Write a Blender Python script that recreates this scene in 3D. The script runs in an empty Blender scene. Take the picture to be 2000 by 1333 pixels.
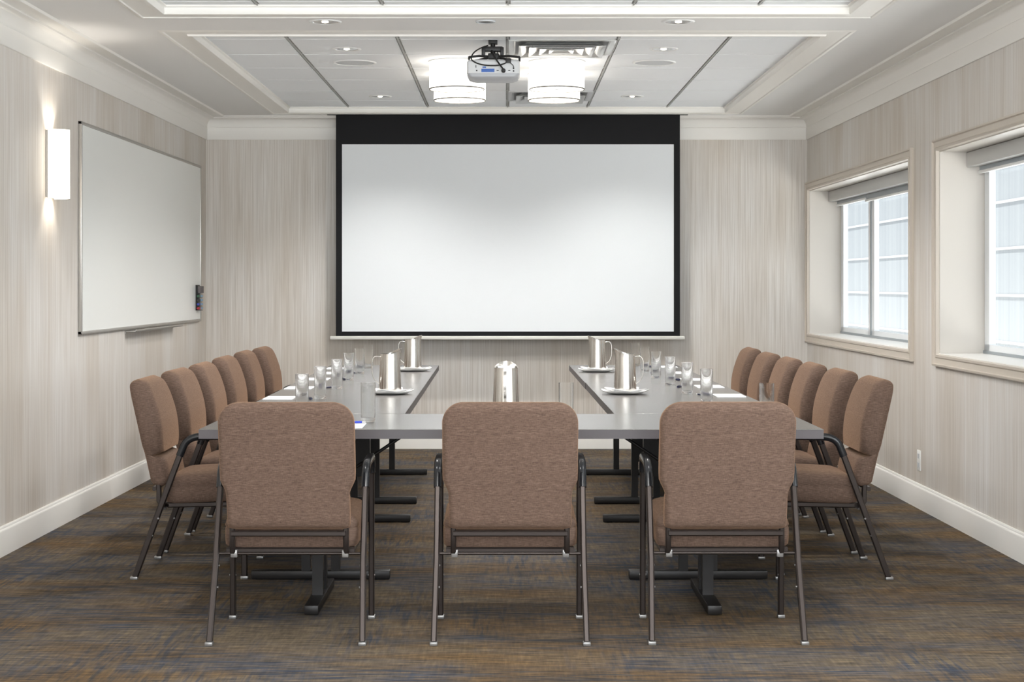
import bpy, bmesh, math, random
from mathutils import Vector, Matrix
random.seed(4)
PI = math.pi
C = bpy.context.scene.collection

def lin(r, g, b):
    f = lambda c: (c/255/12.92) if c/255 <= .04045 else ((c/255+.055)/1.055)**2.4
    return (f(r), f(g), f(b), 1)

# ------------------------------------------------------------------ camera
EYE = 1.30
cam = bpy.data.cameras.new('camera'); co = bpy.data.objects.new('camera', cam); C.objects.link(co)
co.location = (0, 0, EYE); co.rotation_euler = (PI/2, 0, 0)
cam.sensor_width = 36; cam.lens = 3230*36/2000
cam.shift_x = 10/2000; cam.shift_y = -(666.5-557)/2000
cam.clip_end = 200
bpy.context.scene.camera = co
# ------------------------------------------------------------------ world, sun, exposure
w = bpy.data.worlds.new('sky'); bpy.context.scene.world = w; w.use_nodes = True
bg = w.node_tree.nodes['Background']; bg.inputs[0].default_value = (.86, .93, 1, 1); bg.inputs[1].default_value = .8
sun = bpy.data.lights.new('sun', 'SUN'); sun.energy = 10; sun.angle = .02; sun.color = (1, .97, .92)
so = bpy.data.objects.new('sun', sun); C.objects.link(so); so.location = (-4, 8, 9)
so.rotation_euler = Vector((.22, .55, -.85)).to_track_quat('-Z', 'Y').to_euler()
vs = bpy.context.scene.view_settings
vs.view_transform = 'Standard'; vs.look = 'None'; vs.gamma = 1; vs.use_curve_mapping = False; vs.exposure = 0.86

# area fill added at an invented rear opening, out of view behind the camera
dl_ = bpy.data.lights.new('added_fill', 'AREA'); dl_.shape = 'RECTANGLE'; dl_.size = 4.2; dl_.size_y = 1.85; dl_.energy = 155; dl_.color = (.88, .95, 1)
dlo = bpy.data.objects.new('added_fill', dl_); C.objects.link(dlo); dlo.location = (0, -1.35, 1.42); dlo.rotation_euler = (PI/2+.42, 0, 0)
# area fill added outside the unseen side window, to lift ceiling and left wall
d2 = bpy.data.lights.new('added_fill', 'AREA'); d2.shape = 'RECTANGLE'; d2.size = 3.0; d2.size_y = 1.1; d2.energy = 80; d2.color = (.9, .96, 1)
d2o = bpy.data.objects.new('added_fill', d2); C.objects.link(d2o); d2o.location = (2.80, 3.8, 1.45)
d2o.rotation_euler = Vector((-1, 0, .6)).to_track_quat('-Z', 'Y').to_euler()
# ------------------------------------------------------------------ room geometry numbers (metres)
YB, YN = 13.12, -1.2
ZC, ZT = 2.63, 2.665
def WL(y): return -2.388 - (YB-y)*.00712
def WR(y): return 2.384 + (YB-y)*.00588

# ------------------------------------------------------------------ materials
M = {}
def mat(name, col, rough=.5, metal=0, emit=0, ecol=None, spec=.5, bump=None):
    m = bpy.data.materials.new(name); m.use_nodes = True
    b = m.node_tree.nodes['Principled BSDF']
    b.inputs['Base Color'].default_value = col; b.inputs['Roughness'].default_value = rough
    b.inputs['Metallic'].default_value = metal; b.inputs['Specular IOR Level'].default_value = spec
    if emit:
        b.inputs['Emission Color'].default_value = ecol or col; b.inputs['Emission Strength'].default_value = emit
    M[name] = m; return m
def nodes(m): return m.node_tree.nodes, m.node_tree.links, m.node_tree.nodes['Principled BSDF']
def noise(m, scale, sc=(1,1,1), detail=2, rough=.5, loc=(0,0,0)):
    N, L, b = nodes(m)
    tc = N.new('ShaderNodeTexCoord'); mp = N.new('ShaderNodeMapping'); mp.inputs['Scale'].default_value = sc
    mp.inputs['Location'].default_value = loc
    nz = N.new('ShaderNodeTexNoise'); nz.inputs['Scale'].default_value = scale
    nz.inputs['Detail'].default_value = detail; nz.inputs['Roughness'].default_value = rough
    L.new(tc.outputs['Object'], mp.inputs[0]); L.new(mp.outputs[0], nz.inputs['Vector'])
    return nz.outputs['Fac']
def ramp(m, fac, stops, interp='LINEAR'):
    N, L, b = nodes(m); r = N.new('ShaderNodeValToRGB'); r.color_ramp.interpolation = interp
    e = r.color_ramp.elements
    while len(e) < len(stops): e.new(.5)
    for i, (p, c) in enumerate(stops): e[i].position = p; e[i].color = c
    L.new(fac, r.inputs[0]); return r.outputs[0]
def mix(m, a, b_, fac, mode='MIX'):
    N, L, _ = nodes(m); x = N.new('ShaderNodeMix'); x.data_type = 'RGBA'; x.blend_type = mode
    for sock, v in ((x.inputs[6], a), (x.inputs[7], b_), (x.inputs[0], fac)):
        if isinstance(v, (tuple, float, int)): sock.default_value = v
        else: L.new(v, sock)
    return x.outputs[2]
def setcol(m, c): N, L, b = nodes(m); L.new(c, b.inputs['Base Color'])
def bump(m, fac, strength, dist=.002):
    N, L, b = nodes(m); n = N.new('ShaderNodeBump'); n.inputs['Strength'].default_value = strength
    n.inputs['Distance'].default_value = dist; L.new(fac, n.inputs['Height']); L.new(n.outputs[0], b.inputs['Normal'])

def wallpaper(name, axis):
    m = mat(name, (1,1,1,1), .6, spec=.3)
    fine = (1, 0, .012) if axis == 'x' else (0, 1, .012)
    f = noise(m, 105, fine, 3, .7); c = noise(m, 14, (fine[0], fine[1], .004), 2, .5, (3, 5, 0))
    br = noise(m, 2.2, (1, 1, .35), 2, .5)
    a = ramp(m, f, [(.34, lin(190,181,170)), (.5, lin(219,213,206)), (.66, lin(239,236,232))])
    b2 = ramp(m, c, [(.3, lin(214,207,199)), (.7, lin(232,231,229))])
    k = mix(m, a, b2, .45)
    k = mix(m, k, ramp(m, br, [(.35, lin(236,230,222)), (.65, lin(255,255,255))]), .8, 'MULTIPLY')
    setcol(m, k)
wallpaper('paper_x', 'x'); wallpaper('paper_y', 'y')
mat('trim', lin(243,240,234), .4); mat('casing', lin(208,198,185), .4); mat('reveal', lin(214,208,200), .4); mat('ceil', lin(240,239,237), .7, spec=.2)
m = mat('tile', lin(243,245,247), .8, spec=.2); bump(m, noise(m, 350, detail=1), .15, .001)
mat('tee', lin(170,170,167), .5); mat('crosstee', lin(236,236,234), .5)
m = mat('carpet', (1,1,1,1), .95, spec=.1)
pat = noise(m, 1.5, (.55, 1.9, 1), 4, .62); pat2 = noise(m, 1.5, (1.9, .7, 1), 4, .62, (4, 9, 0))
thr = noise(m, 1, (9, 75, 1), 2, .6); thr2 = noise(m, 1, (70, 8, 1), 2, .6, (7, 3, 0))
st = noise(m, 1, (3, 38, 1), 3, .65, (1, 2, 0)); st2 = noise(m, 1, (45, 3.5, 1), 3, .65, (9, 2, 0))
base = ramp(m, thr, [(.32, lin(72,66,56)), (.5, lin(106,94,78)), (.68, lin(138,121,96))])
c2 = ramp(m, thr2, [(.3, lin(66,60,52)), (.5, lin(92,82,71)), (.7, lin(122,107,88))])
base = mix(m, base, c2, .4)
blue = ramp(m, thr, [(.3, lin(42,48,60)), (.7, lin(72,80,94))])
N_, L_, _b = nodes(m)
def mul(a, b_):
    x = N_.new('ShaderNodeMath'); x.operation = 'MULTIPLY'
    for s, v in ((x.inputs[0], a), (x.inputs[1], b_)):
        if isinstance(v, (int, float)): s.default_value = v
        else: L_.new(v, s)
    return x.outputs[0]
f1 = ramp(m, pat, [(.40, (0,0,0,1)), (.62, (1,1,1,1))]); f2 = ramp(m, pat2, [(.42, (0,0,0,1)), (.62, (1,1,1,1))])
s1 = ramp(m, st, [(.42, (.15,.15,.15,1)), (.60, (1,1,1,1))]); s2 = ramp(m, st2, [(.45, (0,0,0,1)), (.62, (1,1,1,1))])
k = mix(m, base, blue, mul(f1, s1)); k = mix(m, k, blue, mul(mul(f2, s2), .8))
gold = noise(m, 1.1, (.7, 2.6, 1), 3, .6, (13, 1, 0))
k = mix(m, k, mix(m, k, lin(255,228,188), 1.0, 'MULTIPLY'), ramp(m, gold, [(.45, (0,0,0,1)), (.62, (.8,.8,.8,1))]))
setcol(m, k); bump(m, thr, .5, .004)

def fabric():
    m = mat('fabric', (1,1,1,1), .85, spec=.15)
    h = noise(m, 1, (45, 45, 420), 3, .65); v = noise(m, 1, (420, 420, 45), 2, .6, (3, 1, 2))
    a = ramp(m, h, [(.3, lin(68,53,46)), (.5, lin(97,78,68)), (.7, lin(128,107,94))])
    b2 = ramp(m, v, [(.3, lin(74,60,52)), (.7, lin(114,94,81))])
    setcol(m, mix(m, a, b2, .4)); bump(m, h, .2, .001)
    _, L, b = nodes(m)
    b.inputs['Sheen Weight'].default_value = .35; b.inputs['Sheen Roughness'].default_value = .4
    b.inputs['Sheen Tint'].default_value = lin(240,190,150)
fabric()
mat('bronze', lin(62,55,52), .3, .7); mat('blackplastic', lin(24,25,28), .22); mat('glide', lin(140,138,136), .35, .6)
mat('blackmetal', lin(34,31,30), .4, .4); mat('chrome', lin(225,225,225), .15, 1)
m = mat('laminate', lin(126,122,119), .27, spec=.8)
g = noise(m, 1, (2, 90, 1), 3, .6); setcol(m, ramp(m, g, [(.3, lin(98,95,92)), (.7, lin(114,110,107))]))
mat('tableedge', lin(78,72,74), .45)
m = mat('steel', lin(212,208,202), .2, 1); g = noise(m, 1, (60, 60, 2), 2, .6)
N, L, b = nodes(m); mr = N.new('ShaderNodeMapRange'); mr.inputs[3].default_value = .14; mr.inputs[4].default_value = .3
L.new(g, mr.inputs[0]); L.new(mr.outputs[0], b.inputs['Roughness'])
mat('darksteel', lin(60,60,62), .3, .9)
mat('china', lin(245,243,240), .15); mat('paper', lin(250,250,250), .8); mat('pen', lin(30,60,190), .3); mat('pendark', lin(22,26,62), .3)
m = mat('screenwhite', lin(229,232,234), .75, spec=.2); bump(m, noise(m, 2.5, (1,1,.5), 2), .15, .02)
mat('screenblack', lin(18,18,20), .6, spec=.2); mat('screenbar', lin(214,212,206), .35)
mat('board', lin(246,248,245), .16); mat('alu', lin(178,174,168), .35, .6)
mat('frosted', lin(255,250,240), .5, 0, 2.2, lin(255,241,220)); mat('drum', lin(255,252,246), .5, 0, 1.9, lin(255,247,236))
mat('drumband', lin(120,118,112), .4); mat('drumlens', lin(255,252,246), .5, 0, 1.4, lin(255,249,240))
mat('bulb', lin(255,250,240), .4, 0, 5, lin(255,240,215)); mat('reflector', lin(225,225,225), .25, 1)
mat('white', lin(238,238,236), .35); mat('vent', lin(235,235,232), .25, .35); mat('dark', lin(22,22,22), .7)
mat('grille', lin(206,208,210), .7); mat('sensor', lin(120,120,120), .5)
mat('projector', lin(214,215,216), .35); mat('projector_low', lin(190,192,196), .4); mat('blueport', lin(35,90,175), .4); mat('black', lin(26,24,24), .5)
mat('winframe', lin(240,243,246), .3); mat('wingrey', lin(150,158,164), .35); mat('shade', lin(206,206,204), .6)
mat('green', lin(20,80,45), .4); mat('blue', lin(30,50,150), .4); mat('red', lin(165,25,40), .4); mat('eraserfelt', lin(110,104,104), .9)
mat('markerbody', lin(120,165,200), .4); mat('outlet', lin(244,243,240), .3)
m = mat('facade', (1,1,1,1), .5, spec=.2)
N, L, b = nodes(m)
g = noise(m, 1, (0, 6, .02), 3, .6); setcol(m, ramp(m, g, [(.35, lin(128,132,134)), (.65, lin(141,144,145))]))
mat('joint', lin(180,181,181), .4); mat('bounce_ledge', lin(232,231,228), .9)
def thin_glass(name, mixf=.07):
    m = bpy.data.materials.new(name); m.use_nodes = True; N = m.node_tree.nodes; L = m.node_tree.links; N.clear()
    o = N.new('ShaderNodeOutputMaterial'); mx = N.new('ShaderNodeMixShader'); t = N.new('ShaderNodeBsdfTransparent')
    g = N.new('ShaderNodeBsdfGlossy'); g.inputs['Roughness'].default_value = .02; mx.inputs[0].default_value = mixf
    t.inputs[0].default_value = (.96, .98, 1, 1)
    L.new(t.outputs[0], mx.inputs[1]); L.new(g.outputs[0], mx.inputs[2]); L.new(mx.outputs[0], o.inputs[0]); M[name] = m
thin_glass('pane')
def glassware(name):
    m = bpy.data.materials.new(name); m.use_nodes = True; N = m.node_tree.nodes; L = m.node_tree.links; N.clear()
    o = N.new('ShaderNodeOutputMaterial'); mx = N.new('ShaderNodeMixShader'); t = N.new('ShaderNodeBsdfTransparent')
    g = N.new('ShaderNodeBsdfGlass'); g.inputs['IOR'].default_value = 1.08; g.inputs['Roughness'].default_value = 0
    t.inputs[0].default_value = (.97, .98, .98, 1); mx.inputs[0].default_value = .72
    L.new(t.outputs[0], mx.inputs[1]); L.new(g.outputs[0], mx.inputs[2]); L.new(mx.outputs[0], o.inputs[0]); M[name] = m
glassware('glass')

# ------------------------------------------------------------------ mesh helpers
def box(bm, x0, x1, y0, y1, z0, z1, fn=None, bev=0, mtx=None):
    vs = [bm.verts.new((x, y, z)) for x in (x0, x1) for y in (y0, y1) for z in (z0, z1)]
    fs = [bm.faces.new([vs[i] for i in q]) for q in ((0,1,3,2),(4,6,7,5),(0,4,5,1),(2,3,7,6),(0,2,6,4),(1,5,7,3))]
    if bev:
        es = list({e for f in fs for e in f.edges})
        r = bmesh.ops.bevel(bm, geom=es, offset=bev, segments=2, affect='EDGES', profile=.5)
        vs = list({v for f in r['faces'] for v in f.verts} | {v for v in vs if v.is_valid})
    for v in vs:
        if fn: v.co = fn(*v.co)
        if mtx: v.co = mtx @ v.co
    return vs
def loft(bm, rings, cap0=True, cap1=True, closed=True):
    R = [[bm.verts.new(p) for p in r] for r in rings]
    n = len(R[0])
    for a, b in zip(R, R[1:]):
        for i in range(n if closed else n-1):
            bm.faces.new((a[i], a[(i+1) % n], b[(i+1) % n], b[i]))
    if cap0: bm.faces.new(list(reversed(R[0])))
    if cap1: bm.faces.new(R[-1])
    return R
def circ(cx, cy, z, r, n=32): return [(cx+r*math.cos(2*PI*i/n), cy+r*math.sin(2*PI*i/n), z) for i in range(n)]
def lathe(bm, prof, cx=0, cy=0, n=32, cap0=False, cap1=False): loft(bm, [circ(cx, cy, z, r, n) for r, z in prof], cap0, cap1)
def tube(bm, pts, w, h=None, side=None, n=4, rnd=False):
    # sweeps a rectangle (w across 'side', h the other way) or a circle of radius w along pts
    pts = [Vector(p) for p in pts]; rings = []
    for i, p in enumerate(pts):
        d = (pts[min(i+1, len(pts)-1)] - pts[max(i-1, 0)]).normalized()
        s = Vector(side) if side else (d.cross(Vector((0,0,1))) if abs(d.z) < .95 else d.cross(Vector((1,0,0))))
        s = (s - d*s.dot(d)).normalized(); u = d.cross(s)
        if h is None: rings.append([p + s*w*math.cos(2*PI*k/10) + u*w*math.sin(2*PI*k/10) for k in range(10)])
        else:
            c = min(w, h)*.22; q = []
            for sx, sy in ((1,1), (-1,1), (-1,-1), (1,-1)):
                a, b_ = (sx*w/2, sy*(h/2-c)), (sx*(w/2-c), sy*h/2)
                for e in ((a, b_) if sx*sy > 0 else (b_, a)): q.append(p + s*e[0] + u*e[1])
            rings.append(q)
    loft(bm, rings)
def rrect(x0, x1, y0, y1, z, rear, front, n=5):
    # rounded rectangle ring; rear=(rx,ry) at y0, front at y1
    out = []
    for cx, cy, (rx, ry), a0 in ((x1, y1, front, 0), (x0, y1, front, PI/2), (x0, y0, rear, PI), (x1, y0, rear, 1.5*PI)):
        ox = cx - rx if cx == x1 else cx + rx; oy = cy - ry if cy == y1 else cy + ry
        for k in range(n+1):
            a = a0 + PI/2*k/n; out.append((ox + rx*math.cos(a), oy + ry*math.sin(a), z))
    return out
def arc(p0, p1, p2, n=6):
    p0, p1, p2 = map(Vector, (p0, p1, p2))
    return [p0*(1-t)**2 + p1*2*t*(1-t) + p2*t*t for t in (i/n for i in range(n+1))]
def obj(name, bm, m, parent=None, ang=40, **kw):
    me = bpy.data.meshes.new(name); bmesh.ops.recalc_face_normals(bm, faces=bm.faces); bm.to_mesh(me); bm.free()
    for p in me.polygons: p.use_smooth = True
    me.set_sharp_from_angle(angle=math.radians(ang))
    me.materials.append(M[m]); o = bpy.data.objects.new(name, me); C.objects.link(o)
    if parent: o.parent = parent
    for k_, v in kw.items(): o[k_] = v
    return o
def mk(f, *a, **k):
    bm = bmesh.new(); f(bm, *a, **k); return bm
def bx(*a, **k): return mk(box, *a, **k)
def struct(name, bm, m, **kw): return obj(name, bm, m, None, kind='structure', **kw)
def thing(name, label, cat, loc=(0,0,0), rz=0, group=None):
    o = bpy.data.objects.new(name, None); C.objects.link(o); o.empty_display_size = .05
    o.location = loc; o.rotation_euler = (0, 0, rz); o['label'] = label; o['category'] = cat
    if group: o['group'] = group
    return o
def tag(o, label, cat, group=None):
    o['label'] = label; o['category'] = cat
    if group: o['group'] = group
    return o
def dup(root, loc, rz, label, group=None):
    r = root.copy(); C.objects.link(r); r.location = loc; r.rotation_euler = (0, 0, rz); r['label'] = label
    if group: r['group'] = group
    for ch in list(root.children):
        c = ch.copy(); C.objects.link(c); c.parent = r
        for g in list(ch.children):
            d = g.copy(); C.objects.link(d); d.parent = c
    return r

# ------------------------------------------------------------------ the room shell
struct('floor', bx(-3, 2.66, YN-.3, YB+.3, -.12, 0), 'carpet')
struct('wall_front', bx(-2.7, 2.67, YB, YB+.2, 0, 2.8), 'paper_x')
bm = bmesh.new()
for q in ((-2.8, -2.1, 0, 2.8), (2.1, 3.1, 0, 2.8), (-2.1, 2.1, 0, .5), (-2.1, 2.1, 2.35, 2.8)): box(bm, q[0], q[1], YN-.2, YN, q[2], q[3])  # opening made for the added fill outside, not a known window
struct('wall_back', bm, 'paper_x')
fl = lambda x, y, z: Vector((WL(y)+x, y, z)); fr = lambda x, y, z: Vector((WR(y)+x, y, z))
struct('wall_left', bx(-.25, 0, YN, YB, 0, 2.8, fn=fl), 'paper_y')
WT = .30
WINS = [(9.83, 13.03), (6.07, 9.20), (2.2, 5.35)]; WZ0, WZ1 = .916, 2.045
bm = bmesh.new(); ys = [YN] + [v for a in sorted(WINS) for v in a] + [YB]
for i in range(0, len(ys), 2): box(bm, 0, WT, ys[i], ys[i+1], 0, 2.8, fn=fr)
for a, b_ in WINS:
    box(bm, 0, WT, a, b_, 0, WZ0, fn=fr); box(bm, 0, WT, a, b_, WZ1, 2.8, fn=fr)
struct('wall_right', bm, 'paper_y')
# ceiling: soffit around two coffers, tiles above
COF = [(8.785, 12.67), (3.9, 8.06), (-.9, 3.2)]; CX = 1.67
bm = bmesh.new(); cy = [YN] + [v for a in sorted(COF) for v in a] + [YB]
for i in range(0, len(cy), 2): box(bm, -CX, CX, cy[i], cy[i+1], ZC, ZC+.05)
box(bm, -2.65, -CX, YN, YB, ZC, ZC+.05); box(bm, CX, 2.75, YN, YB, ZC, ZC+.05)
struct('ceiling', bm, 'ceil')
struct('ceiling', bx(-2.8, 2.75, YN-.2, YB+.2, ZT+.02, ZT+.16), 'tile')
tn = 0
for (a, b_) in COF:
    # recessed tiles with fine gaps, longitudinal tees, cross tees
    bm = bmesh.new(); b2 = bmesh.new(); b3 = bmesh.new()
    xs = [-CX] + [.006+.61*k for k in (-2,-1,0,1,2)] + [CX]
    yy = [9.18+.61*k for k in range(-20, 8)]; yy = [a] + [v for v in yy if a+.03 < v < b_-.03] + [b_]
    for i in range(len(xs)-1):
        for j in range(len(yy)-1):
            box(bm, xs[i]+.012, xs[i+1]-.012, yy[j]+.007, yy[j+1]-.007, ZT, ZT+.018)
    for x in xs[1:-1]: box(b2, x-.012, x+.012, a, b_, ZT+.006, ZT+.02); box(b2, x-.004, x+.004, a, b_, ZT-.004, ZT+.006)
    for y in yy[1:-1]: box(b3, -CX, CX, y-.007, y+.007, ZT+.003, ZT+.02)
    struct('ceiling', bm, 'tile')
    tn += 1; struct('trim_%d' % tn, b2, 'tee'); tn += 1; struct('trim_%d' % tn, b3, 'crosstee')
    prof = [(-.012, ZT+.01), (-.012, ZT-.006), (-.002, ZT-.012), (-.002, 2.626), (.002, 2.620), (.020, 2.619), (.026, 2.6285), (.130, 2.6285),
            (.134, 2.623), (.146, 2.623), (.152, 2.6275), (.160, 2.6305)]
    bm = bmesh.new()
    loft(bm, [[(-CX-q, a-q, z), (CX+q, a-q, z), (CX+q, b_+q, z), (-CX-q, b_+q, z)] for q, z in prof], False, False)
    tn += 1; struct('trim_%d' % tn, bm, 'trim')
def corners(p): 
    return [(WL(YB-p)+p, YB-p), (WR(YB-p)-p, YB-p), (WR(YN+p)-p, YN+p), (WL(YN+p)+p, YN+p)]
crown = [(0, 2.453), (.010, 2.453), (.014, 2.458), (.014, 2.545), (.010, 2.549)]
for i in range(8):
    t = i/7*PI/2; crown.append((.012 + .056*(1-math.cos(t)), 2.552 + .066*math.sin(t)))
crown += [(.074, 2.618), (.074, 2.627), (.150, 2.627), (.154, 2.619), (.168, 2.619), (.176, 2.631)]
bm = bmesh.new(); loft(bm, [[(x, y, z) for x, y in corners(p)] for p, z in crown], False, False)
tn += 1; struct('trim_%d' % tn, bm, 'trim')
bprof = [(0, .142), (.006, .142), (.010, .136), (.010, .130), (.014, .126), (.016, .118), (.016, .0)]
for i, side in enumerate(('front', 'right', 'back', 'left')):
    bm = bmesh.new()
    loft(bm, [[(*corners(p)[i], z), (*corners(p)[(i+1) % 4], z)] for p, z in bprof], False, False, closed=False)
    struct('baseboard_' + side, bm, 'trim')

# ------------------------------------------------------------------ windows, blinds
wlabels = ['beige slim roller blind rolled up under the top of the window nearest the projection screen',
           'beige roller blind rolled up at the window cut off by the right photo edge', None]
for n, (a, b_) in enumerate(WINS):
    W = bpy.data.objects.new('window_%d' % (n+1), None); C.objects.link(W); W['kind'] = 'structure'
    # reveal lining
    bm = bmesh.new()
    for q in ((0, WT, b_-.006, b_, WZ0, WZ1), (0, WT, a, a+.006, WZ0, WZ1), (0, WT, a, b_, WZ1-.006, WZ1)): box(bm, *q, fn=fr)
    obj('reveal', bm, 'reveal', W)
    obj('sill', bx(-.006, WT, a, b_, WZ0-.02, WZ0+.004, fn=fr, bev=.003), 'trim', W)
    # stepped casing on the room face
    bm = bmesh.new()
    o_ = .085
    cp = [(o_, 0), (o_, -.022), (o_-.014, -.026), (o_-.02, -.016), (.03, -.014), (.022, -.020), (.006, -.020), (0, -.008), (0, .004)]
    loft(bm, [[tuple(fr(dx, yy_, zz_)) for yy_, zz_ in ((a-q*.75, WZ0-q*.8), (min(b_+q, YB-.003), WZ0-q*.8), (min(b_+q, YB-.003), WZ1+q*.78), (a-q*.75, WZ1+q*.78))] for q, dx in cp], False, False)
    obj('casing', bm, 'casing', W)
    # frame: grey outer track, white sashes, mullion
    mid = a + (b_-a)*.665
    g0, g1 = WT-.055, WT-.01
    bm = bmesh.new()
    box(bm, g0+.005, g1, b_-.020, b_-.006, WZ0, WZ1, fn=fr); box(bm, g0+.005, g1, a+.006, a+.02, WZ0, WZ1, fn=fr)
    box(bm, g0-.005, g1, a, b_, WZ0+.004, WZ0+.020, fn=fr); box(bm, g0-.015, g1, a, b_, WZ1-.04, WZ1-.006, fn=fr)
    box(bm, g0-.005, g1, mid-.005, mid+.02, WZ0, WZ1-.006, fn=fr)
    obj('window_frame', bm, 'wingrey', W)
    for (s0, s1) in ((a+.02, mid-.005), (mid+.02, b_-.020)):
        bm = bmesh.new()
        box(bm, g0, g1-.01, s0, s0+.075, WZ0+.02, WZ1-.04, fn=fr); box(bm, g0, g1-.01, s1-.085, s1, WZ0+.02, WZ1-.04, fn=fr)
        box(bm, g0, g1-.01, s0, s1, WZ0+.02, WZ0+.055, fn=fr); box(bm, g0, g1-.01, s0, s1, WZ1-.08, WZ1-.04, fn=fr)
        s = obj('sash', bm, 'winframe', W)
        obj('pane', bx(g0+.018, g0+.024, s0+.05, s1-.05, WZ0+.055, WZ1-.07, fn=fr), 'pane', s)
    if wlabels[n]:
        B = thing('roller_blind', wlabels[n], 'blind', fr(.19, (a+b_)/2, 1.95))
        off = Vector(B.location)
        fb = lambda x, y, z: fr(x, y, z) - off
        obj('valance', bx(.145, .235, a+.012, b_-.012, 1.955, 2.036, fn=fb, bev=.004), 'shade', B)
        for (s0, s1, zb) in ((a+.02, mid-.01, 1.915), (mid+.0, b_-.06, 1.93)):
            s = obj('rolled_shade', bx(.205, .208, s0, s1, zb, 1.957, fn=fb), 'wingrey', B)
            obj('hem_bar', bx(.195, .217, s0, s1, zb-.014, zb+.002, fn=fb, bev=.003), 'white', s)
# the building across the lane
F = thing('facade', 'pale panelled building wall seen outside through both windows', 'building', (6.2, 9, -3))
obj('wall', bx(0, .4, -40, 60, 0, 10), 'facade', F)
bm = bmesh.new()
for k in range(-7, 12): 
    z = 4.3 + .455 + .585*k
    box(bm, -.012, 0, -40, 60, z-.016, z+.016)
obj('panel_joint', bm, 'joint', F)
struct('floor', bx(2.75, 6.2, -20, 40, .0, .2), 'bounce_ledge')  # unseen pale ledge, added to bounce sunlight up through the windows

# ------------------------------------------------------------------ projection screen
SY = 12.885
S = thing('projection_screen', 'large white pull-down projection screen with black border lowered from the ceiling', 'projection screen', (0, SY, .9))
obj('border', bx(-1.332, 1.348, -.0015, .0015, 0, ZC-.9), 'screenblack', S)
obj('viewing_surface', bx(-1.284, 1.300, -.004, -.0012, .037, 1.496), 'screenwhite', S)
bm = bmesh.new(); box(bm, -1.376, 1.384, -.018, .012, -.026, .002, bev=.006); obj('weight_bar', bm, 'screenbar', S)
obj('screen_slot', bx(-1.40, 1.41, -.03, .03, ZC-.9-.004, ZC-.9-.0005), 'screenblack', S)

# ------------------------------------------------------------------ whiteboard, marker caddy
WBt = thing('whiteboard', 'wide wall-mounted whiteboard with thin metal frame on the left wall', 'whiteboard')
b0, b1, z0, z1 = 9.309, 12.823, 1.020, 2.224
obj('writing_surface', bx(.002, .016, b0+.005, b1-.005, z0+.005, z1-.005, fn=fl), 'board', WBt)
bm = bmesh.new()
for q in ((b0, b0+.016, z0, z1), (b1-.016, b1, z0, z1), (b0, b1, z0, z0+.018), (b0, b1, z1-.018, z1)): box(bm, .001, .022, *q, fn=fl, bev=.002)
obj('frame', bm, 'alu', WBt)
bm = bmesh.new(); box(bm, .004, .075, 10.42, 11.86, z0-.016, z0-.010, fn=fl); box(bm, .069, .075, 10.42, 11.86, z0-.016, z0-.002, fn=fl)
box(bm, .002, .006, 10.42, 11.86, z0-.028, z0-.010, fn=fl); obj('pen_tray', bm, 'alu', WBt)
H = thing('marker_holder', 'black magnetic marker holder clinging to the far edge of the whiteboard', 'marker holder')
hy0, hy1 = 12.62, 12.76
bm = bmesh.new(); box(bm, .0165, .022, hy0, hy1, 1.105, 1.30, fn=fl, bev=.001)
for k in range(5): box(bm, .0165, .05, hy0+.03, hy1-.03, 1.105+.031*k, 1.109+.031*k, fn=fl)
obj('holder_body', bm, 'black', H)
E = thing('eraser', 'grey felt whiteboard eraser at the top of the black marker holder', 'eraser')
obj('eraser_back', bx(.0225, .034, hy0+.002, hy1-.002, 1.236, 1.293, fn=fl, bev=.003), 'black', E); obj('felt', bx(.034, .052, hy0+.002, hy1-.002, 1.238, 1.291, fn=fl, bev=.002), 'eraserfelt', E)
for k, (cn, lab) in enumerate((('red', 'red-capped marker lying lowest in the holder on the whiteboard'), ('blue', 'blue-capped marker lying just above the red marker in the holder'),
                          ('black', 'black-capped marker between the blue and the green markers in the holder'), ('green', 'green-capped marker directly under the eraser in the holder'))):
    t = thing('marker', lab, 'marker', group='whiteboard markers'); zc = 1.1215+.031*k
    P = lambda y: fl(.037, y, zc)
    obj('barrel', mk(tube, [P(hy0+.04), P(hy0+.15)], .0085), 'markerbody', t); obj('cap', mk(tube, [P(hy0-.01), P(hy0+.04)], .0105), cn, t)

# ------------------------------------------------------------------ sconce
sy = 8.735
S = thing('wall_sconce', 'lit frosted white half-round wall light left of the whiteboard', 'wall light', fl(0, sy, 1.757))
off = Vector(S.location)
obj('back_plate', bx(0, .012, -.062, .062, .004, .358), 'alu', S)
bm = bmesh.new(); rr = []
for z in (0, .362):
    rr.append([(.012+.098*math.sin(a_)**.8 if math.sin(a_) > 0 else .012, -.06*math.cos(a_), z) for a_ in (PI*i/20 for i in range(21))])
loft(bm, rr, False, False, closed=False)
inner = [[(.012+(x-.012)*.96, y*.96, z) for x, y, z in r] for r in rr]; loft(bm, inner, False, False, closed=False)
for r, q in zip(rr, inner): 
    a_ = [bm.verts.new(p) for p in r]; b2 = [bm.verts.new(p) for p in q]
    for i in range(len(a_)-1): bm.faces.new((a_[i], a_[i+1], b2[i+1], b2[i]))
obj('shade', bm, 'frosted', S, 30)
def lamp(kind, loc, power, col=(1,.93,.84), size=.05, direction=(0,0,-1), spot=120, blend=.6):
    l = bpy.data.lights.new('lamp_light', kind); l.energy = power; l.color = col
    o = bpy.data.objects.new('lamp_light', l); C.objects.link(o); o.location = loc
    o.rotation_euler = Vector(direction).to_track_quat('-Z', 'Y').to_euler()
    if kind == 'SPOT': l.spot_size = math.radians(spot); l.spot_blend = blend; l.shadow_soft_size = size
    elif kind == 'POINT': l.shadow_soft_size = size
    else: l.size = size
    return o
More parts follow.
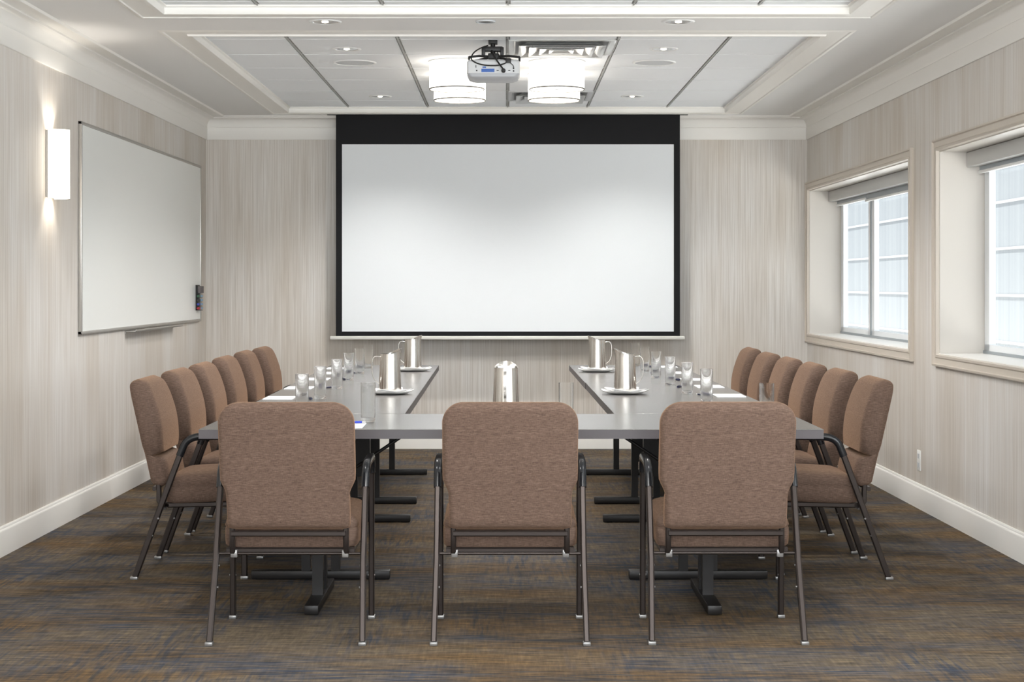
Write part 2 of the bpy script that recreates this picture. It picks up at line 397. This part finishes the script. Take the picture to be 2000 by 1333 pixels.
lamp('SPOT', fl(.055, sy, 2.05), 3.0, (1,.95,.88), .02, (0,0,1), 110); lamp('SPOT', fl(.055, sy, 1.83), 3.0, (1,.95,.88), .02, (0,0,-1), 110)

# ------------------------------------------------------------------ ceiling fittings
def downlight(x, y, z, label, power=48):
    t = thing('recessed_downlight', label, 'ceiling light', (x, y, z), group='recessed ceiling downlights')
    if 'dl' in M:
        for nm, me in M['dl']:
            o = bpy.data.objects.new(nm, me); C.objects.link(o); o.parent = t
    else:
        bm = bmesh.new(); lathe(bm, [(.066, -.001), (.066, -.004), (.074, -.007), (.080, -.005), (.084, -.0005)]); a_ = obj('trim_ring', bm, 'white', t)
        bm = bmesh.new(); lathe(bm, [(.067, -.004), (.056, -.0012), (.046, -.003), (.034, -.0012), (.017, -.0022)]); b2 = obj('reflector', bm, 'reflector', t)
        bm = bmesh.new(); lathe(bm, [(.018, -.0012), (.016, -.005), (.001, -.008)], cap1=True); c_ = obj('bulb', bm, 'bulb', t)
        M['dl'] = [(o.name.split('.')[0], o.data) for o in (a_, b2, c_)]
    if power: lamp('SPOT', (x, y, z-.012), power, (1,.985,.965), .04, spot=125, blend=.8)
downlight(-.917, 8.34, ZC, 'recessed downlight in the plain ceiling band, left of the small round vent')
downlight(.865, 8.34, ZC, 'recessed downlight in the plain ceiling band, right of the small round vent')
downlight(-.925, 9.55, ZT, 'recessed downlight in ceiling tiles just in front of the left round speaker')
downlight(.905, 9.55, ZT, 'recessed downlight in ceiling tiles just in front of the right round speaker')
downlight(-.915, 11.95, ZT, 'recessed downlight in ceiling tiles near the screen, left of the drum lamps')
downlight(.905, 11.95, ZT, 'recessed downlight in ceiling tiles near the screen, right of the drum lamps')
for x in (-.915, .905):
    for y in (5.9, 3.55, 1.2): lamp('SPOT', (x, y, ZC-.03), 14, (1,.985,.965), .05, spot=125, blend=.8)  # extra unseen spots without fittings, added to fill the near end
def speaker(x, y, label):
    t = thing('ceiling_speaker', label, 'speaker', (x, y, ZT), group='round ceiling speakers')
    bm = bmesh.new(); lathe(bm, [(.118, -.001), (.118, -.006), (.128, -.007), (.134, -.001)], n=40); obj('rim', bm, 'white', t)
    bm = bmesh.new(); lathe(bm, [(.118, -.004), (.06, -.006), (.001, -.0065)], n=40, cap1=True); obj('grille', bm, 'grille', t)
speaker(-.932, 10.13, 'flat round ceiling speaker left of the drum lamps'); speaker(.902, 10.13, 'flat round ceiling speaker right of the drum lamps')
t = thing('ceiling_vent', 'small round grey vent in the plain ceiling band above the projector', 'vent', (-.108, 8.33, ZC))
bm = bmesh.new(); lathe(bm, [(.040, -.001), (.041, -.007), (.048, -.007), (.052, -.0005)]); obj('rim', bm, 'grille', t)
bm = bmesh.new(); lathe(bm, [(.040, -.003), (.02, -.008), (.001, -.009)], cap1=True); obj('disc', bm, 'sensor', t)
def drum(x, y, label):
    t = thing('drum_ceiling_light', label, 'ceiling light', (x, y, ZT), group='round drum ceiling lights')
    bm = bmesh.new(); lathe(bm, [(.03, -.0005), (.172, -.0005), (.174, -.006), (.165, -.010), (.150, -.022), (.03, -.022)], n=48); obj('canopy', bm, 'white', t)
    bm = bmesh.new(); lathe(bm, [(.165, -.018), (.168, -.018), (.168, -.168), (.165, -.168)], n=48); obj('shade', bm, 'drum', t)
    bm = bmesh.new(); lathe(bm, [(.163, -.166), (.1695, -.166), (.1695, -.173), (.163, -.173)], n=48); obj('rim', bm, 'drumband', t)
    bm = bmesh.new(); lathe(bm, [(.1625, -.168), (.02, -.168)], n=48, cap1=True); obj('diffuser', bm, 'drumlens', t)
    bm = bmesh.new(); lathe(bm, [(.010, -.168), (.010, -.174), (.001, -.177)], n=16, cap1=True); obj('finial', bm, 'grille', t)
drum(-.305, 10.095, 'lit white drum ceiling light partly behind the projector, nearer of the left pair')
drum(-.305, 10.705, 'lit white drum ceiling light on the left, nearer the screen')
drum(.305, 10.095, 'lit white drum ceiling light under the square air diffuser, nearer of the right pair')
drum(.305, 10.705, 'lit white drum ceiling light on the right, nearer the screen')
for x in (-.305, .305):
    for y in (3.6, 1.0): lamp('POINT', (x, y, 2.40), 20, (1,.99,.975), .16)  # unseen fill points added without fixtures over the near end
    for y in (10.095, 10.705): lamp('SPOT', (x, y, 2.485), 30, (1,.99,.975), .15, spot=165, blend=.5)
def diffuser(y, label, m):
    t = thing('air_diffuser', label, 'vent', (.311, y, ZT), group='square ceiling air diffusers')
    sq = lambda h, z: [(-h, -h, z), (h, -h, z), (h, h, z), (-h, h, z)]
    bm = bmesh.new(); loft(bm, [sq(.300, -.001), sq(.300, -.006), sq(.275, -.008), sq(.262, -.001)], False, False); obj('frame', bm, m, t)
    obj('duct', bx(-.262, .262, -.262, .262, -.0015, -.0005), 'sensor', t)
    for h in (.245, .185, .125, .07):
        bm = bmesh.new(); loft(bm, [sq(h-.045, -.004), sq(h-.012, -.024), sq(h, -.028), sq(h, -.030), sq(h-.014, -.027), sq(h-.048, -.006)], False, False); obj('louvre', bm, m, t)
    obj('centre_plate', bx(-.022, .022, -.022, .022, -.012, -.009), m, t)
diffuser(9.485, 'shiny square air diffuser in the ceiling right of the projector mount', 'vent')
diffuser(11.925, 'square air diffuser in the ceiling behind the right drum lamps', 'grille')

# ------------------------------------------------------------------ projector
P = thing('projector', 'white projector with black bracket and cables hanging from the ceiling', 'projector', (-.075, 9.15, 2.453))
bm = bmesh.new(); w2 = .147
rings = [rrect(-w2+.035, w2-.035, .02, .22, -.008, (.02,.02), (.02,.02)), rrect(-w2+.010, w2-.010, .004, .238, .002, (.03,.03), (.03,.03)),
         rrect(-w2, w2, .0, .242, .020, (.02,.02), (.03,.03))]
loft(bm, rings); obj('lower_shell', bm, 'projector_low', P, 30)
bm = bmesh.new(); loft(bm, [rrect(-w2, w2, .0, .242, .0205, (.015,.015), (.03,.03)), rrect(-w2, w2, .0, .242, .085, (.015,.015), (.03,.03)), rrect(-w2+.008, w2-.008, .008, .235, .096, (.02,.02), (.03,.03))])
obj('upper_shell', bm, 'projector', P, 30)
bm = bmesh.new(); lathe(bm, [(.034, 0), (.034, .02), (.028, .02), (.024, .008)], n=24, cap1=True)
for v in bm.verts: v.co = Vector((v.co.x+.07, .238+v.co.z, .05+v.co.y))
obj('lens', bm, 'black', P)
obj('port_panel', bx(-.066, .006, -.003, .001, .026, .044), 'blueport', P)
obj('port', bx(-.060, -.040, -.004, .001, .049, .056), 'blueport', P)
for x in (.024, .088): obj('port', bx(x-.006, x+.006, -.003, .001, .032, .037), 'black', P)
for x, z in ((-.092, .034), (.112, .032), (.112, .046)): obj('port', bx(x-.004, x+.004, -.003, .001, z-.004, z+.004), 'black', P)
obj('socket', bx(-.098, -.094, -.003, .001, .05, .064), 'black', P)
bm = bmesh.new(); lathe(bm, [(.012, 0), (.012, .02), (.007, .034)], n=14, cap0=True, cap1=True)
for v in bm.verts: v.co = Vector((v.co.x+.056, -v.co.z, .033+v.co.y))
obj('plug', bm, 'black', P)
obj('plug', bx(.068, .098, -.035, -.005, .074, .098, bev=.003), 'black', P)
zc = ZT-2.453
obj('ceiling_plate', bx(-.028, .022, .05, .12, zc-.020, zc-.0005, bev=.002), 'black', P)
obj('drop_post', mk(tube, [(-.003, .085, zc-.018), (-.003, .085, .112)], .014), 'black', P)
bm = bmesh.new(); box(bm, -.060, .052, .055, .115, zc-.062, zc-.036, bev=.004); box(bm, -.066, -.046, .05, .12, zc-.085, zc-.040, bev=.003); box(bm, .038, .058, .05, .12, zc-.085, zc-.040, bev=.003)
obj('swivel_head', bm, 'black', P)
obj('swivel_joint', bx(-.03, .03, .05, .115, .108, .138, bev=.004), 'black', P)
for s, sx in ((-1, -.135), (1, .145)):
    obj('bracket_arm', mk(tube, [(0, .085, .122), (sx*.6, .05, .122), (sx, .03, .112)], .012, .020, (0, 0, 1)), 'black', P)
    obj('bracket_arm', mk(tube, [(0, .085, .122), (sx*.75, .17, .112)], .012, .016, (0, 0, 1)), 'black', P)
    for q in ((sx, .03, .112), (sx*.75, .17, .112)): obj('bracket_foot', mk(tube, [(q[0], q[1], q[2]+.004), (q[0], q[1], .088)], .006), 'black', P)
obj('cable', mk(tube, arc((-.01, .06, .155), (.0, -.02, .11), (.056, -.034, .036), 12), .0045), 'black', P)
obj('cable', mk(tube, arc((-.03, .06, zc-.03), (-.12, .02, .15), (-.122, -.005, .10), 10) + arc((-.118, -.01, .09), (-.08, -.04, .055), (.0, -.03, .058), 10) + arc((.01, -.03, .058), (.05, -.03, .06), (.075, -.02, .078), 8), .0038), 'black', P)
obj('cable', mk(tube, arc((.02, .06, .15), (.035, .0, .10), (.07, -.02, .090), 10), .0028), 'black', P)
obj('cable', mk(tube, arc((.09, -.02, .076), (.115, -.03, .06), (.112, -.004, .05), 8), .0022), 'black', P)

# ------------------------------------------------------------------ wall outlet
t = thing('wall_outlet', 'white electrical outlet plate low on the right wall under the windows', 'outlet', fr(0, 9.636, .277))
obj('plate', bx(-.006, 0, -.036, .036, -.06, .06, bev=.002), 'outlet', t)
for z in (-.026, .026): obj('socket', bx(-.0075, -.005, -.017, .017, z-.014, z+.014), 'grille', t)

# ------------------------------------------------------------------ tables
TZ, TH = .74, .037
def table(name_label, x0, x1, y0, y1, skew, legs, along):
    cx, cy_ = (x0+x1)/2, (y0+y1)/2
    t = thing('folding_table', name_label, 'table', (cx, cy_, 0), skew)
    hx, hy = (x1-x0)/2, (y1-y0)/2
    top = obj('tabletop', bx(-hx, hx, -hy, hy, TZ-.003, TZ, bev=.0012), 'laminate', t, 12)
    obj('edge_band', bx(-hx, hx, -hy, hy, TZ-TH, TZ-.003), 'tableedge', t, 12)
    for l in legs:
        bm = bmesh.new(); lx = l if along == 'x' else 0; ly = 0 if along == 'x' else l
        if along == 'x': sw = lambda x, y, z: Vector((lx+y, x, z))
        else: sw = lambda x, y, z: Vector((x, ly+y, z))
        leg = bm
        for s in (-1, 1): box(leg, s*.065-.019, s*.065+.019, -.022, .022, .03, TZ-TH-.02, fn=sw)
        box(leg, -.05, .05, -.008, .008, .25, .60, fn=sw)
        lo = obj('leg', leg, 'blackmetal', t)
        obj('foot_bar', bx(-.305, .305, -.028, .028, .004, .040, fn=sw, bev=.003), 'blackmetal', lo)
        obj('top_bracket', bx(-.27, .27, -.03, .03, TZ-TH-.024, TZ-TH-.0005, fn=sw), 'blackmetal', lo)
        bm = bmesh.new()
        for s in (-1, 1): box(bm, s*.27-.015, s*.27+.015, -.015, .015, 0, .005, fn=sw)
        obj('glide', bm, 'blackplastic', lo)
        if along == 'y':
            sg = -1 if l > 0 else 1
            obj('brace', mk(tube, [(0, l, .45), (0, l+sg*.36, TZ-TH-.01)], .007), 'blackmetal', t)
        else:
            sg = -1 if l > 0 else 1
            obj('brace', mk(tube, [(l, 0, .45), (l+sg*.36, 0, TZ-TH-.01)], .007), 'blackmetal', t)
    return t
table('grey laminate folding table crossing the near end, in front of three chair backs', -1.195, 1.228, 6.41, 7.185, 0, (-.785, .80), 'x')
table('grey laminate folding table of the left arm, joining the near cross table', -1.205, -.452, 7.19, 9.468, .007, (-1.02, .74), 'y')
table('grey laminate folding table of the left arm, ending nearest the screen', -1.222, -.468, 9.473, 11.56, .007, (-.69, .80), 'y')
table('grey laminate folding table of the right arm, joining the near cross table', .460, 1.213, 7.19, 9.468, .007, (-1.02, .74), 'y')
table('grey laminate folding table of the right arm, ending nearest the screen', .442, 1.195, 9.473, 11.56, .007, (-.69, .80), 'y')

# ------------------------------------------------------------------ chairs
def make_chair():
    t = thing('banquet_armchair', '', 'chair')
    # back
    bm = bmesh.new(); rings = []; zt, zb, r = .878, .405, .078
    zs = [zb, zb+.003, zb+.009, zb+.02, .45, .49, .515, .53, .537, .541, .546, .555, .572, .59, .62, .66, .70, .74, .78, .80] + [zt-r+r*math.sin(PI/2*i/10) for i in range(1, 10)] + [zt-.0002]
    zs = sorted(zs)
    for z in zs:
        wd = .2245 if z < .538 else (.246 if z > .60 else .2245 + .0215*(.5-.5*math.cos(PI*(z-.538)/.062)))
        if z > zt-r: wd = .246 - r + math.sqrt(max(r*r-(z-(zt-r))**2, 0))
        if z < zb+.02: wd -= .02 - math.sqrt(max(.02**2-(zb+.02-z)**2, 0))
        yr = -.281 + (.876-z)*.222
        th = .078 + (.026*math.sin(PI*min(1, max(0, (z-.541)/.337))) if z > .541 else .010*math.sin(PI*(z-zb)/(.541-zb)))
        dz = abs(z-.541); th -= .034*math.exp(-(dz/.007)**2)
        e = 1.0
        if z > zt-.03: e = math.sqrt(max(1-((z-(zt-.03))/.03)**2, .02))
        if z < zb+.02: e = min(e, math.sqrt(max(1-((zb+.02-z)/.02)**2, .05)))
        mid_ = yr + th*.5; y0, y1 = mid_-th*.5*e, mid_+th*.5*e
        rings.append(rrect(-wd, wd, y0, y1, z, (min(.022, wd*.5), (y1-y0)*.30), (min(.062, wd*.5), (y1-y0)*.45), 6))
    loft(bm, rings); obj('backrest', bm, 'fabric', t, 60)
    # seat
    bm = bmesh.new(); rings = []
    for z, ins, e in ((.335, .03, 0), (.338, .012, 0), (.348, .002, 0), (.375, 0, 0), (.405, 0, 0), (.412, .004, 0), (.419, 0, 0), (.435, .004, 0), (.452, .022, 0), (.462, .055, 0), (.467, .12, 0), (.468, .16, 0)):
        y0, y1 = -.115+ins*.8, .335-ins*.8
        rings.append(rrect(-.248+ins, .248-ins, y0, y1, z, (.05,.05), (.06,.06), 5))
    loft(bm, rings)
    for v in bm.verts:
        if v.co.z > .33: v.co.z += .02*(v.co.y-.1)/.23*.5
    obj('seat', bm, 'fabric', t, 60)
    bm = bmesh.new()
    for s in (-1, 1): tube(bm, [(s*.225, -.115, .322), (s*.225, .31, .330)], .022, .024, (1, 0, 0))
    tube(bm, [(-.236, .31, .330), (.236, .31, .330)], .022, .024, (0, 1, 0)); tube(bm, [(-.236, -.108, .322), (.236, -.108, .322)], .022, .022, (0, 1, 0))
    obj('seat_frame', bm, 'bronze', t)
    # back frame: uprights, cross rail
    bm = bmesh.new()
    for s in (-1, 1): tube(bm, [(s*.208, -.176+.028, .43), (s*.208, -.165+.02, .38), (s*.208, -.145, .34), (s*.208, -.128, .312)], .020, .022, (1, 0, 0))
    tube(bm, [(-.208, -.166, .392), (.208, -.166, .392)], .018, .020, (0, 1, 0))
    obj('back_frame', bm, 'bronze', t)
    obj('stretcher', mk(tube, [(-.268, -.128, .313), (.268, -.128, .313)], .0055), 'bronze', t)
    for s in (-1, 1): obj('clamp', bx(s*.204-.012, s*.204+.012, -.142, -.114, .300, .328, bev=.003), 'glide', t)
    for s in (-1, 1):
        x = s*.27
        # rear leg slants forward up to the arm
        path = [(s*.276, -.237, .012), (x, -.137, .29), (x, -.036, .562)]
        lg = obj('leg', mk(tube, path, .022, .027, (1, 0, 0)), 'bronze', t)
        obj('foot_glide', bx(s*.276-.014, s*.276+.014, -.258, -.224, 0, .014, bev=.003), 'glide', lg)
        lf = obj('leg', mk(tube, [(x, .243, .012), (x, .240, .33), (x, .232, .58)], .022, .027, (1, 0, 0)), 'bronze', t)
        obj('foot_glide', bx(x-.014, x+.014, .226, .260, 0, .014, bev=.003), 'glide', lf)
        for z in (.17, .265): obj('bolt', mk(tube, [(x-s*.013, .238, z), (x+s*.013, .238, z)], .004), 'glide', lf)
        for y, z in ((-.164, .195), (-.137, .27)): obj('bolt', mk(tube, [(x-s*.013, y+.002, z), (x+s*.012, y+.002, z)], .004), 'glide', lg)
        arm = [Vector((x, -.042, .545))] + arc((x, -.024, .590), (x, -.006, .628), (x, .05, .630), 8) + [Vector((x, .12, .632))] + arc((x, .19, .634), (x, .232, .636), (x, .233, .57), 6)
        obj('armrest', mk(tube, arm, .029, .032, (1, 0, 0)), 'blackplastic', t, 50)
    return t
proto = make_chair(); first = True
def chair(x, y, rz, label, group):
    global first
    if first:
        first = False; proto.location = (x, y, 0); proto.rotation_euler = (0, 0, rz); proto['label'] = label; proto['group'] = group; return
    dup(proto, (x, y, 0), rz, label, group)
g = 'brown armchairs at the near table'
chair(-.797, 6.203, 0, 'brown armchair seen from behind, leftmost of three at near table', g)
chair(.012, 6.205, 0, 'brown armchair seen from behind, centre of three at near table', g)
chair(.800, 6.215, 0, 'brown armchair seen from behind, rightmost of three at near table', g)
o5 = ['nearest the camera', 'second from the camera', 'third from the camera', 'fourth from the camera', 'fifth from the camera', 'farthest from the camera']
for i, (x, y) in enumerate(((-1.408, 7.575), (-1.417, 8.30), (-1.416, 8.97), (-1.434, 9.78), (-1.446, 10.60), (-1.427, 11.25))):
    chair(x, y, -PI/2 + (.02, -.01, .01, 0, .015, -.01)[i], 'brown armchair in the left row along the tables, ' + o5[i], 'brown armchairs in the left row')
for i, (x, y) in enumerate(((1.446, 7.565), (1.436, 8.27), (1.421, 8.95), (1.406, 9.60), (1.396, 10.30), (1.400, 11.09))):
    chair(x, y, PI/2 + (-.01, .01, -.015, 0, .01, 0)[i], 'brown armchair in the window-side row along the tables, ' + o5[i], 'brown armchairs in the right row')

# ------------------------------------------------------------------ pitchers on saucers
def make_plate():
    t = thing('saucer', '', 'plate')
    bm = bmesh.new(); N_ = 48; rings = []
    for r, z in ((.050, .003), (.052, 0), (.068, .001), (.095, .005), (.114, .012), (.118, .017), (.115, .0175), (.094, .011), (.060, .006), (.02, .0055)):
        rg = []
        for i in range(N_):
            a_ = 2*PI*i/N_; k = 1 if r < .08 else 1+.05*abs(math.cos(2*a_))**3; zz = z + (.008*abs(math.cos(2*a_))**4*(r-.06)/.06 if r > .06 else 0)
            rg.append((r*k*math.cos(a_), r*k*math.sin(a_), zz))
        rings.append(rg)
    loft(bm, rings); obj('dish', bm, 'china', t, 50)
    # folded napkin corners peeping out
    bm = bmesh.new()
    rg = []
    for f, zz in ((.04, 0), (.5, 0), (.8, .004), (1, .010)):
        q = []
        for i in range(48):
            a_ = 2*PI*i/48; k = abs(math.cos(2*a_+.7))**2
            R = .066 + .052*k*f; q.append((R*f*math.cos(a_), R*f*math.sin(a_), .0068+zz+(.012*k*f**3 if f > .6 else 0)))
        rg.append(q)
    loft(bm, rg + [[(x*.998, y*.998, z+.0015) for x, y, z in reversed_] for reversed_ in reversed(rg)])
    obj('napkin', bm, 'paper', t)
    return t
def make_pitcher():
    t = thing('water_pitcher', '', 'pitcher')    # spout to +X
    bm = bmesh.new(); n = 40
    def ring(r, z, spout, lift):
        out = []
        for i in range(n):
            a_ = 2*PI*i/n; c = max(0, math.cos(a_)); k = c**6
            out.append(((r + spout*c**14)*math.cos(a_), (r - spout*.25*k)*math.sin(a_), z + lift*c**1.4))
        return out
    out = [(.056, 0, 0, 0), (.0585, .003, 0, 0), (.058, .02, 0, 0), (.055, .08, 0, 0), (.0525, .14, 0, .0), (.051, .175, .003, .008), (.0505, .190, .008, .018), (.0505, .198, .012, .026)]
    inn = [(r-.0015, z, s, l) for r, z, s, l in reversed(out[3:])]
    loft(bm, [ring(*q) for q in out] + [ring(*q) for q in inn] + [ring(.053, .006, 0, 0)])
    obj('body', bm, 'steel', t, 50)
    obj('base_ring', mk(lathe, [(.0585, .0015), (.0597, .0015), (.0597, .005), (.0585, .005)], n=n), 'darksteel', t)
    pts = [Vector((-.049, 0, .182))] + arc((-.065, 0, .185), (-.092, 0, .190), (-.094, 0, .150), 6) + arc((-.094, 0, .12), (-.093, 0, .06), (-.055, 0, .045), 8)
    obj('handle', mk(tube, pts, .012, .003, (0, 1, 0)), 'steel', t)
    # ice guard across the spout
    obj('ice_guard', bx(.030, .0315, -.036, .036, .160, .203), 'steel', t)
    return t
plate0 = make_plate(); pit0 = make_pitcher()
PL = [(-.600, 8.49, .25, 'on the left table arm, nearer the camera'), (-.612, 10.75, .2, 'on the left table arm, nearer the screen'),
      (.608, 8.50, PI-.2, 'on the right table arm, nearer the camera'), (.582, 10.66, PI-.15, 'on the right table arm, nearer the screen'),
      (-.004, 7.045, PI/2-.04, 'on the near cross table behind the centre chair')]
for i, (x, y, rz, where) in enumerate(PL):
    if i == 0:
        P_, Q_ = plate0, pit0; P_.location = (x, y, TZ+.0005); Q_.location = (x, y, TZ+.0096); Q_.rotation_euler = (0, 0, rz)
        P_['label'] = 'white saucer under the steel pitcher ' + where; Q_['label'] = 'steel water pitcher ' + where
        P_['group'] = 'white saucers under the pitchers'; Q_['group'] = 'steel water pitchers'
    else:
        dup(plate0, (x, y, TZ+.0005), rz, 'white saucer under the steel pitcher ' + where); dup(pit0, (x, y, TZ+.0096), rz, 'steel water pitcher ' + where)

# ------------------------------------------------------------------ glasses
bm = bmesh.new()
lathe(bm, [(.0265, 0), (.0285, .002), (.0295, .02), (.0305, .157), (.0300, .160), (.0290, .157), (.0278, .025), (.0255, .016), (.004, .0135)], n=36, cap0=True, cap1=True)
glass0 = obj('drinking_glass', bm, 'glass', None, 50); gm = glass0.data; nth = ['nearest the camera', 'second from the camera', 'third from the camera', 'fourth from the camera', 'fifth from the camera', 'farthest from the camera']
G = [(-.568, 6.77, 'on the near cross table beside the left chair back'), (.243, 6.78, 'on the near cross table behind the centre chair back'),
     (1.056, 6.72, 'on the near cross table behind the right chair back')]
G += [(x, y, 'in the left arm row, ' + nth[i]) for i, (x, y) in enumerate(((-.919, 7.42), (-.916, 8.12), (-.916, 8.91), (-.930, 9.72), (-.926, 10.40), (-.926, 11.08)))]
G += [(x, y, 'in the right arm row, ' + nth[i]) for i, (x, y) in enumerate(((.951, 7.88), (.929, 8.52), (.911, 9.22), (.895, 9.92), (.891, 10.68), (.880, 11.35)))]
for i, (x, y, where) in enumerate(G):
    o = glass0 if i == 0 else glass0.copy()
    if i: C.objects.link(o)
    o.location = (x, y, TZ+.0004); tag(o, 'tall clear glass ' + where, 'glass', 'clear drinking glasses')

# ------------------------------------------------------------------ notepads and pens
pm = None; pens = None
def pad_pen(x, y, px, py, prz, where, dark=True, sx=1):
    global pm, pens
    if pm is None:
        pm = obj('notepad', bx(-.072, .072, -.1, .1, 0, .005, bev=.001), 'paper'); o = pm
    else: o = pm.copy(); C.objects.link(o)
    o.location = (x, y, TZ+.0004); tag(o, 'white notepad ' + where, 'notepad', 'white notepads')
    if px is None: return
    t = thing('ballpoint_pen', ('blue pen lying on' if prz == .05 else 'dark blue pen by') + ' the notepad ' + where, 'pen', (px, py, TZ+(.0108 if prz == .05 else .0055)), prz, 'blue pens')
    if pens is None:
        a_ = obj('barrel', mk(tube, [(-.045, 0, 0), (.05, 0, 0)], .0045), 'pen', t)
        bm = bmesh.new(); tube(bm, [(-.07, 0, 0), (-.045, 0, 0)], .0052); tube(bm, [(-.07, 0, .006), (-.035, 0, .0065)], .0012); b2 = obj('cap', bm, 'pendark', t)
        bm = bmesh.new(); tube(bm, [(.05, 0, 0), (.058, 0, 0), (.064, 0, 0)], .0022); c_ = obj('tip', bm, 'chrome', t)
        a2 = a_.data.copy(); a2.materials[0] = M['pendark']
        pens = [(a2, 'barrel'), (b2.data, 'cap'), (c_.data, 'tip')]
    else:
        for me, nm in pens: o = bpy.data.objects.new(nm, me); C.objects.link(o); o.parent = t
pad_pen(-.636, 6.545, -.63, 6.62, .05, 'beside the left chair back')
n2 = ['second chair', 'third chair', 'fourth chair', 'fifth chair', 'farthest chair']
for i, y in enumerate((8.15, 8.95, 9.78, 10.45, 11.05)):
    pad_pen(-1.118-.003*i, y, -.985+.012*(i%2), y-.03+.02*(i % 3), PI/2+.5*(-1)**i, 'on the left table arm at the ' + n2[i])
for i, (x, y) in enumerate(((1.118, 8.32), (1.108, 9.06), (1.100, 9.74), (1.090, 10.48), (1.082, 11.25))):
    pad_pen(x, y, x-.125-.02*(i%2), y+.02-.02*(i % 3), PI/2+.5*(-1)**i, 'on the right table arm at the ' + n2[i])
